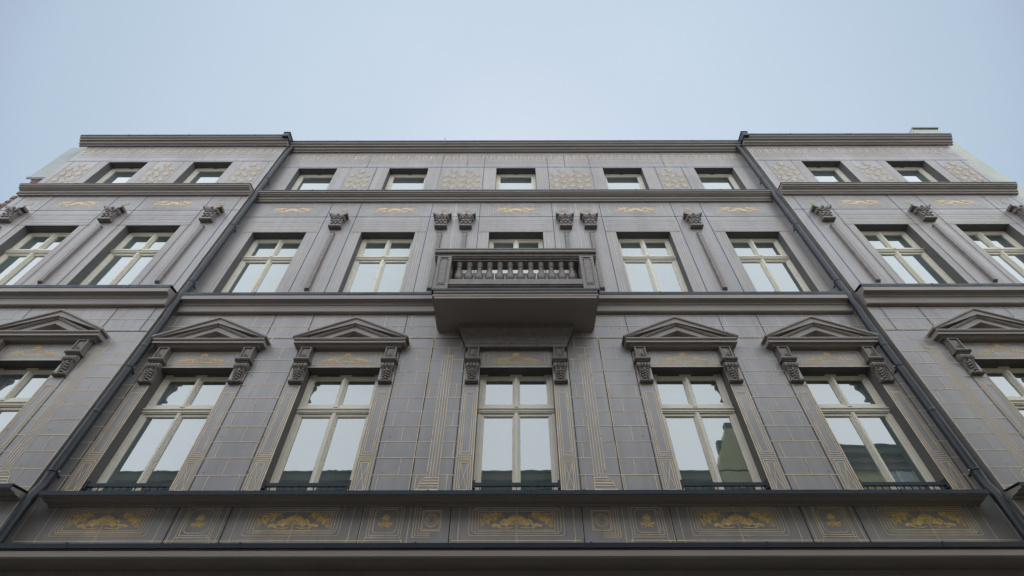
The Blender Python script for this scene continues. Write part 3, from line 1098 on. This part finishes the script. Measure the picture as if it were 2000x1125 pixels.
def plaque():
    """dense gilded relief: central shell mound with scrolls and foliage in the upper corners; about 0.92 x 0.2"""
    m = MB()
    rnd = random.Random(3)
    for r in (.03, .055, .078, .10):
        pts = [(r * 1.35 * math.cos(a), -.055 + r * 1.35 * math.sin(a) * .95) for a in [math.pi * i / 14 for i in range(15)]]
        m.ribbon(pts, .006, .006)
    for i in range(15):
        a = math.pi * (i + .5) / 15
        leaf(m, .10 * math.cos(a), -.06 + .075 * math.sin(a), a - .25, .062, .022)
    for i in range(9):
        a = math.pi * (i + .5) / 9
        leaf(m, .06 * math.cos(a), -.055 + .055 * math.sin(a), a - .25, .075, .026)
        if i % 2 == 0: leaf(m, .02 * math.cos(a), -.05 + .02 * math.sin(a), a - .25, .06, .016)
    m.ribbon(spiral(0, -.045, .03, 0, 1.4), .007, .004)
    for s in (-1, 1):
        # lower running scrolls
        for k, (x, z, r, d) in enumerate(((.13, -.055, .032, 1), (.175, -.03, .03, -1), (.215, -.06, .028, 1), (.262, -.045, .024, -1), (.30, -.058, .018, 1), (.105, -.01, .022, -1), (.15, .005, .018, 1))):
            m.ribbon([(s * p[0], p[1]) for p in spiral(x, z, r, 2.2 * k, 1.35, d)], .011, .005)
            leaf(m, s * x, z, (0.3 if s > 0 else 2.6) + k, r * 1.5, .02)
            leaf(m, s * x, z - .01, (2.3 if s > 0 else .6) + k, r * 1.4, .018)
            leaf(m, s * (x + .01), z + .01, (1.2 if s > 0 else 1.6) + k, r * 1.1, .012)
        m.ribbon([(s * p[0], p[1]) for p in bez((.05, -.085), (.15, -.105), (.25, -.09), (.33, -.05))], .010, .004)
        # corner cluster: a wedge that narrows inwards
        for j in range(95):
            u = rnd.random() ** .8
            x = .455 - .25 * u
            top = .088
            bot = .088 - .175 * (1 - u) ** .9 - .01
            z = bot + (top - bot) * rnd.random()
            if j % 3 == 0:
                m.ribbon([(s * p[0], p[1]) for p in spiral(x, z, .015 + .008 * rnd.random(), rnd.random() * 6, 1.2, 1 if j % 2 else -1, 14)], .007, .004)
            else:
                leaf(m, s * x, z, rnd.random() * 6.28, .024 + .022 * rnd.random(), .013)
        for k, (x, z, r) in enumerate(((.235, .055, .024), (.195, .048, .018), (.17, .06, .014), (.28, .05, .026), (.33, .035, .028), (.41, -.005, .03), (.43, -.05, .022))):
            m.ribbon([(s * p[0], p[1]) for p in spiral(x, z, r, k * 1.7, 1.4, -1 if k % 2 else 1)], .008, .004)
        m.ribbon([(s * p[0], p[1]) for p in bez((.455, .09), (.35, .095), (.25, .09), (.16, .065))], .009, .004)
        m.ribbon([(s * p[0], p[1]) for p in bez((.458, .09), (.462, .03), (.46, -.04), (.44, -.085))], .008, .005)
    return m
def crest():
    """window head ornament: palmette and vase, foliage tapering to both sides; about 0.9 x 0.22"""
    m = MB()
    for i in range(7):
        a = math.pi * (.14 + .12 * i)
        leaf(m, .018 * math.cos(a), .04 + .018 * math.sin(a), a - .25, .06, .015)
    m.ribbon(spiral(0, .045, .03, 0, 1, 1, 20, .9), .005, .005)
    m.ribbon([(0, -.09), (0, .03)], .006, .005)
    for s in (-1, 1):
        for k, (x, z, r, d) in enumerate(((.035, -.02, .028, 1), (.075, -.035, .03, -1), (.05, .025, .018, -1), (.11, .0, .022, 1), (.19, -.035, .034, -1), (.245, -.05, .03, 1), (.295, -.06, .024, -1), (.34, -.068, .018, 1), (.15, -.06, .022, 1))):
            m.ribbon([(s * p[0], p[1]) for p in spiral(x, z, r, 1.9 * k, 1.3, d)], .0065, .0035)
            if k > 3:
                leaf(m, s * x, z, (.9 if s > 0 else 1.9), r * 1.5, .012)
        for k in range(9):
            x = .12 + k * .034
            leaf(m, s * x, -.045 - k * .004, (.8 + .1 * k if s > 0 else 2.0 - .1 * k), .05 - k * .003, .011)
        m.ribbon([(s * p[0], p[1]) for p in bez((.0, -.085), (.15, -.095), (.3, -.08), (.42, -.09))], .007, .004)
        m.ribbon([(s * p[0], p[1]) for p in bez((.08, .02), (.13, -.06), (.19, .05), (.27, -.02))], .006, .003)
        m.ribbon([(s * p[0], p[1]) for p in bez((.25, .0), (.3, -.02), (.34, -.05), (.42, -.085))], .006, .003)
    m.ribbon([(-.44, -.098), (.44, -.098)], .004, .004)
    return m
def sprig():
    m = MB()
    for a in (.5, 1.1, 1.57, 2.04, 2.64):
        leaf(m, 0, .005, a - .25, .062, .02)
    for s in (-1, 1):
        for x, z, r, d in ((.03, -.025, .024, 1), (.06, -.035, .018, -1), (.03, .02, .014, 1)):
            m.ribbon([(s * p[0], p[1]) for p in spiral(x, z, r, 1.2, 1.3, d)], .0075, .004)
        leaf(m, s * .01, -.03, (-.3 if s > 0 else 2.95), .07, .018)
        leaf(m, s * .01, -.04, (-.9 if s > 0 else 3.5), .05, .016)
    m.ribbon(spiral(0, -.04, .022, 0, 1.5), .008, .005)
    m.ribbon([(0, -.06), (0, .06)], .006, .004)
    return m
def damask(w, h):
    """repeating tulip and fruit motifs in columns"""
    m = MB()
    nx = max(2, round(w / .21)); nz = 5
    for i in range(nx):
        for j in range(nz):
            cx = -w / 2 + (i + .5) * w / nx
            cz = -h / 2 + (j + .5) * h / nz + (.0 if i % 2 else .06)
            if cz > h / 2 - .08: continue
            for a in (.95, 1.25, 1.57, 1.89, 2.19):
                leaf(m, cx, cz - .05, a - .25, .18, .026)
            m.ribbon(spiral(cx, cz + .02, .048, 0, 1, 1, 14, .9), .012, .012)
            m.ribbon([(cx, cz - .15), (cx, cz - .02)], .016, .012)
            for s in (-1, 1):
                m.ribbon(bez((cx, cz - .09), (cx + s * .05, cz - .10), (cx + s * .085, cz - .04), (cx + s * .06, cz + .02), 8), .012, .006)
                leaf(m, cx + s * .05, cz - .07, .9 if s > 0 else 1.8, .075, .024)
                m.ribbon(spiral(cx + s * .075, cz - .05, .022, 1, 1.2), .010, .006)
    for s in (-1, 1):
        m.ribbon([(s * (w / 2 + .03), -h / 2), (s * (w / 2 + .03), h / 2)], .009, .009)
        m.ribbon([(s * (w / 2 + .065), -h / 2), (s * (w / 2 + .065), h / 2)], .006, .006)
    return m
pl0 = plaque().build('gilded_plaque', M['gold'], house, loc=(MID[0], 0, 4.557))
for c in MID[1:]: copy_part(pl0, (c, 0, 4.557))
for c in LW + RW: copy_part(pl0, (c, WY, 4.557))
cr0 = crest().build('gilded_crest', M['gold'], house, loc=(MID[0], 0, 7.275))
for c in MID[1:]: copy_part(cr0, (c, 0, 7.275))
for c in LW + RW: copy_part(cr0, (c, WY, 7.275))
sp0 = sprig().build('gilded_sprig', M['gold'], house, loc=(PIL[0], 0, 4.56)); sp0.scale = (1.15, 1, 1.35)
for p in (-1.66, 1.66, 4.01):
    copy_part(sp0, (p, 0, 4.56))
fz0 = plaque().build('frieze_plaque', M['goldmid'], house, loc=(MID[0], 0, 11.82))
fz0.scale = (.93, 1, .95)
for c in MID[1:]: copy_part(fz0, (c, 0, 11.82))
for c in LW + RW: copy_part(fz0, (c, WY, 11.82))
fs0 = sprig().build('frieze_sprig', M['goldpale'], house, loc=(PIL[0], 0, 11.82)); fs0.scale = (1.3, 1, 1.3)
for p in PIL[1:]: copy_part(fs0, (p, 0, 11.82))
for p in LP + RP: copy_part(fs0, (p, WY, 11.82))
dn = damask(.62, 1.36).build('floral_panel', M['goldpale'], house, loc=(-4.02, 0, 13.14))
copy_part(dn, (4.01, 0, 13.14))
for x in (LP + RP): copy_part(dn, (x, WY, 13.14))
dw = damask(1.02, 1.36).build('floral_panel', M['goldpale'], house, loc=(-1.40, 0, 13.14))
copy_part(dw, (1.40, 0, 13.14))

# ---- balcony
BF = -0.83
bal = MB()
bal.box(-1.355, 1.335, BF + .012, 0, 7.86, 7.90)
bal.prism([(0, 7.90), (BF + .01, 7.90), (BF - .0, 7.915), (BF - .0, 7.955), (BF - .02, 7.962), (BF - .03, 7.985), (BF - .03, 8.005), (0, 8.005)], -1.375, 1.355)
for s, xe in ((-1, -1.375), (1, 1.355)):
    bal.box(min(xe, xe + s * .022), max(xe, xe + s * .022), BF + .03, 0, 7.93, 8.0)
balcony = bal.build('balcony', M['trim'], house)
f = MB(); f.box(-1.415, 1.395, BF - .045, -.0, 8.0055, 8.045)
f.build('balcony_capping', M['pipe'], balcony)
# plinth course
f = MB()
f.box(-1.15, 1.13, BF + .07, BF + .30, 8.046, 8.13)
f.prism([(BF + .30, 8.13), (BF + .05, 8.13), (BF + .05, 8.16), (BF + .02, 8.18), (BF + .02, 8.20), (BF + .0, 8.205), (BF + .0, 8.335), (BF + .012, 8.345), (BF + .30, 8.345)], -1.158, 1.138)
for s, xa, xb in ((-1, -1.38, -1.18), (1, 1.16, 1.36)):
    f.box(xa, xb, BF + .31, -.003, 8.046, 8.34)
f.build('plinth', M['carved'], balcony)
# pedestals
def pedestal():
    p = MB()
    p.box(-.125, .125, 0, .27, 8.046, 8.97)
    # raised frame with notched corners
    y = -.014
    pts_o = [(-.125, 8.046), (.125, 8.046), (.125, 8.97), (-.125, 8.97)]
    p.box(-.125, -.078, y, 0, 8.11, 8.93); p.box(.078, .125, y, 0, 8.11, 8.93)
    p.box(-.125, .125, y - .004, 0, 8.046, 8.109); p.box(-.125, .125, y - .004, 0, 8.931, 8.97)
    for sx in (-1, 1):
        for za, zb in ((8.11, 8.165), (8.875, 8.93)):
            p.prism_y([(sx * .078, za), (sx * .045, za), (sx * .05, (za + zb) / 2), (sx * .078, zb)] if True else [], y + .001, 0)
    p.box(-.058, .058, -.010, 0, 8.20, 8.84)
    p.box(-.044, .044, -.016, -.0101, 8.225, 8.815)
    return p
p0 = pedestal().build('pedestal', M['carved'], balcony, loc=(-1.285, BF + .005, 0))
p1 = p0.copy(); COL.objects.link(p1); p1.location = (1.265, BF + .005, 0)
for s, x in ((-1, -1.285), (1, 1.265)):
    q = MB(); q.box(x - .11, x + .11, -.13, -.003, 8.046, 8.97); q.build('half_pedestal', M['carved'], balcony)
# handrail
hr = [(.32, 8.972), (.04, 8.972), (.035, 8.985), (.01, 9.0), (-.0, 9.03), (-.035, 9.045), (-.045, 9.06), (-.045, 9.12), (-.055, 9.125), (-.055, 9.15), (.30, 9.17), (.32, 9.16)]
f = MB()
f.prism([(BF + y, z) for y, z in hr], -1.475, 1.455)
f.box(-1.16, 1.14, BF + .07, BF + .28, 8.935, 8.9715)
for s, x in ((-1, -1.285), (1, 1.265)):
    f.prism_y([(x - .15, 8.99), (x + .15, 8.99), (x + .19, 9.06), (x + .19, 9.15), (x - .19, 9.15), (x - .19, 9.06)], BF + .321, -.003)
f.build('handrail', M['carved'], balcony)
# balusters
prof = [(.056, 0), (.056, .03), (.044, .036), (.038, .05), (.052, .062), (.060, .075), (.058, .09), (.044, .10), (.042, .115), (.060, .13),
        (.068, .16), (.074, .20), (.073, .235), (.065, .275), (.052, .325), (.044, .385), (.037, .43), (.037, .45), (.050, .458), (.053, .47), (.044, .482),
        (.038, .49), (.042, .515), (.054, .535), (.058, .545), (.058, .59)]
b_ = MB()
b_.lathe(prof, 0, 0, 0, 24, 0, .035, 10)
b_.box(-.06, .06, -.06, .06, -.012, .004)
bl0 = b_.build('baluster', M['carved'], balcony, loc=(-1.027, BF + .15, 8.352))
for i in range(1, 12):
    q = bl0.copy(); COL.objects.link(q); q.location = (-1.027 + i * .1845, BF + .15, 8.352)
for x in (-1.285, 1.265):
    for k in range(2):
        q = bl0.copy(); COL.objects.link(q); q.location = (x, BF + .42 + k * .2, 8.352)
f = MB()
for xa, xb in ((-1.13, -.40), (-.39, .37), (.38, 1.11)):
    f.box(xa, xb, BF + .305, BF + .317, 8.35, 8.86)
f.build('privacy_screen', M['screen'], balcony)
# pigeon mess on the capping
f = MB()
rn = random.Random(5)
for cx in (-1.08, -.72, -.28, .12, .2, -1.0, .6):
    for k in range(7):
        f.ball((cx + rn.uniform(-.07, .07), BF - .02 + rn.uniform(0, .05), 8.049), rn.uniform(.008, .024), .015, rn.uniform(.004, .012), 7, 4)
f.build('bird_droppings', M['litter'], balcony)

# ---- downpipes
for x, sg in ((-6.20, -1), (6.14, 1)):
    p = MB()
    y = -.15
    zt = 14.72
    pts = [(x - sg * .0, -.10, zt + .15), (x, y, zt - .15), (x, y, 8.95), (x, y, 8.85), (x, y - .022, 8.6), (x, y - .022, 8.25), (x, y, 8.05), (x, y, 5.1), (x, y, 4.95), (x, y - .04, 4.80), (x, y - .055, 4.6), (x, y - .055, 4.0)]
    p.tube(pts, .064, 18)
    pipe = p.build('downpipe', M['pipe'], house)
    for z in (13.0, 10.95, 9.05, 6.95, 5.15):
        k = MB()
        k.lathe([(.064, -.016), (.0665, -.016), (.0665, .016), (.064, .016)], x, y, z, 18)
        k.box(x - .008, x + .008, y + .05, 0, z - .015, z + .015)
        k.build('pipe_bracket', M['flash'], pipe)
        k = MB(); k.lathe([(.003, -.004), (.010, -.004), (.010, .008), (.003, .010)], x - sg * .085, y - .005, z, 8)
        k.box(x - sg * .085 - (.04 if sg < 0 else 0), x - sg * .085 + (.0 if sg < 0 else .04), y - .003, y + .003, z - .012, z - .004)
        k.build('bolt', M['bolt'], pipe)
    k = MB()
    for z in (11.9, 7.4, 6.1):
        k.lathe([(.064, -.03), (.0655, -.028), (.0655, .028), (.064, .03)], x, y, z, 18)
    k.build('pipe_collar', M['pipe'], pipe)

# thin lightning rod on the roof
f = MB()
x = -1.98
f.tube([(x, -.24, 14.80), (x, -.245, 15.16)], .010, 6)
f.tube([(x + .02, -.05, 15.02), (x + .03, -.05, 15.30), (x + .05, -.05, 15.36), (x + .08, -.05, 15.30)], .010, 6)
f.build('lightning_rod', M['lead'], house)

# ------------------------------------------------------------------ neighbours
# left: bare party wall of the house, plaster above ragged brick
pw = empty('party_wall', (-12.0, 0.3, 0), 'grey plastered party wall over ragged red brick, beside the left wing', 'wall')
f = MB(); f.box(-.60, .24, -.27, 10, 13.48, 15.17); f.prism([(-.29, 13.44), (-.25, 13.40), (-.25, 13.49), (-.29, 13.49)], -.63, .24)
f.build('plaster_face', M['plaster'], pw)
f = MB()
rn = random.Random(11)
z = 9.0
while z < 13.44:
    d = -.10 + .10 * math.sin(z * 3.1) + rn.uniform(-.05, .05)
    x = -.30 + d
    while x < .2:
        w_ = .22 if rn.random() < .6 else .11
        f.box(x, min(x + w_, .235), -.25 + rn.uniform(-.02, .02), .2, z, z + .062)
        x += w_ + .012
    z += .075
f.build('brick_toothing', M['brick'], pw)
f = MB(); f.box(-.25, .24, .0, 10, .12, 13.45); f.build('mortar_core', M['plaster'], pw)
f = MB(); f.box(-.05, .60, -.60, .6, 15.172, 15.23); f.build('wall_capping', M['lead'], pw)
# right: pale green gable wall
gw = empty('gable_wall', (12.25, 0, 0), 'pale green rendered gable wall with metal capping, beside the right wing', 'wall')
f = MB(); f.box(-.385, .37, .03, 10, .12, 16.3); f.build('render_face', M['green'], gw)
f = MB(); f.box(-.35, .42, -.02, 10, 16.3, 16.36); f.build('wall_capping', M['lead'], gw)

def simple_house(name, x0, x1, y0, y1, H, wallm, roofm, label, cols, rows, zf, dz, front=-1, hw=.5, hh=1.7, ridge=2.6, over=.35, trim='trim', eaves=0):
    """front = -1: facade faces -y at y0; front = 1: facade faces +y at y1"""
    root = empty(name, ((x0 + x1) / 2, (y0 + y1) / 2, 0), label, 'building')
    cx, cy = (x0 + x1) / 2, (y0 + y1) / 2
    hx, hy = (x1 - x0) / 2, (y1 - y0) / 2
    m = MB(); m.box(-hx, hx, -hy, hy, .12, H); m.build('wall', wallm, root)
    fy = -hy if front < 0 else hy
    m = MB()
    m.prism([(-hy - over, H), (0, H + ridge), (hy + over, H), (hy + over, H - .06), (-hy - over, H - .06)], -hx, hx)
    m.build('roof', roofm, root)
    if eaves:
        m = MB()
        a, b = sorted((fy, fy + front * .30)); m.box(-hx + .002, hx - .002, a, b, H - .30, H - .062)
        a, b = sorted((fy, fy + front * .10)); m.box(-hx + .002, hx - .002, a, b, H - eaves, H - .303)
        a, b = sorted((fy, fy + front * .18)); m.box(-hx + .004, hx - .004, a, b, H - .55, H - .48)
        m.build('eaves', M['eaves'], root)
    m = MB()
    for z, p in (((4.1, .15), (7.4, .12)) if eaves else ((H - .35, .22), (H - .55, .12), (4.1, .15), (7.4, .12))):
        a, b = sorted((fy, fy + front * p))
        m.box(-hx + .003, hx - .003, a, b, z, z + .2)
    m.build('cornice', M[trim], root)
    w0 = None
    for r_ in range(rows):
        for c_ in range(cols):
            x = -hx + (c_ + .5) * 2 * hx / cols
            if w0 is None:
                m = MB()
                a, b = sorted((0, front * .05))
                m.box(-hw - .08, hw + .08, a, b, -hh / 2 - .08, -hh / 2); m.box(-hw - .08, hw + .08, a, b, hh / 2, hh / 2 + .08)
                m.box(-hw - .08, -hw, a, b, -hh / 2, hh / 2); m.box(hw, hw + .08, a, b, -hh / 2, hh / 2)
                a2, b2 = sorted((0, front * .035)); m.box(-.04, .04, a2, b2, -hh / 2, hh / 2); 
                w0 = m.build('window', M['frame'], root)
                g_ = MB(); a, b = sorted((0, front * .015)); g_.box(-hw, hw, a, b, -hh / 2, hh / 2); g_.build('pane', M['glass2'], w0)
                w0.location = (x, fy, zf + r_ * dz)
            else:
                copy_part(w0, (x, fy, zf + r_ * dz), root)
    return root
simple_house('cream_house', -26, -12.66, .1, 10, 10.6, M['cream'], M['tile'], 'cream rendered house with red tiled roof left of the party wall', 5, 3, 2.4, 3.3)
simple_house('brown_roofed_house', 12.66, 26, .1, 10, 12.2, M['cream'], M['tile'], 'cream rendered house with brown eaves right of the green gable wall', 5, 3, 2.6, 3.5)
# across the street, seen mirrored in the window panes
simple_house('plain_house', -24, 8.4, -19, -8.5, 10.1, M['darkhouse'], M['roof'], 'long pale house with dark eaves across the street, mirrored in the panes', 11, 2, 5.6, 3.0, front=1, ridge=1.2, trim='darkhouse', eaves=.85)
oh = simple_house('olive_house', 8.45, 24, -19, -8.5, 11.0, M['olive'], M['roof'], 'olive yellow house across the street, mirrored in the rightmost panes', 6, 3, 2.8, 3.3, front=1, ridge=1.2, trim='kerb', eaves=.75)
f = MB(); f.prism_y([(-9.75, 9.5), (-7.78, 9.5), (-7.78, 10.9), (-8.6, 11.6), (-9.1, 11.6), (-9.75, 10.2)], 5.2, 5.6); f.build('stair_gable', M['olive'], oh)
f = MB(); f.box(-9.02, -8.72, 5.25, 5.5, 11.6, 11.9); f.box(-9.5, -9.3, 5.3, 5.5, 10.7, 11.2); f.build('chimney', M['roof'], oh)
# chimneys and an aerial on the plain house
sh = [o for o in bpy.data.objects if o.name == 'plain_house'][0]
f = MB()
for x in (-12, -6.5, .5):
    f.box(x, x + .9, 2.4, 3.0, 10.3, 11.35); f.box(x - .06, x + .96, 2.34, 3.06, 11.35, 11.43)
    for k in range(3): f.lathe([(.09, 0), (.08, .28)], x + .2 + .25 * k, 2.7, 11.43, 8)
f.build('chimney', M['brick'], sh)
f = MB()
f.tube([(6.5, 4.5, 10), (6.5, 4.5, 13.3)], .02, 6)
f.build('aerial', M['lead'], sh)
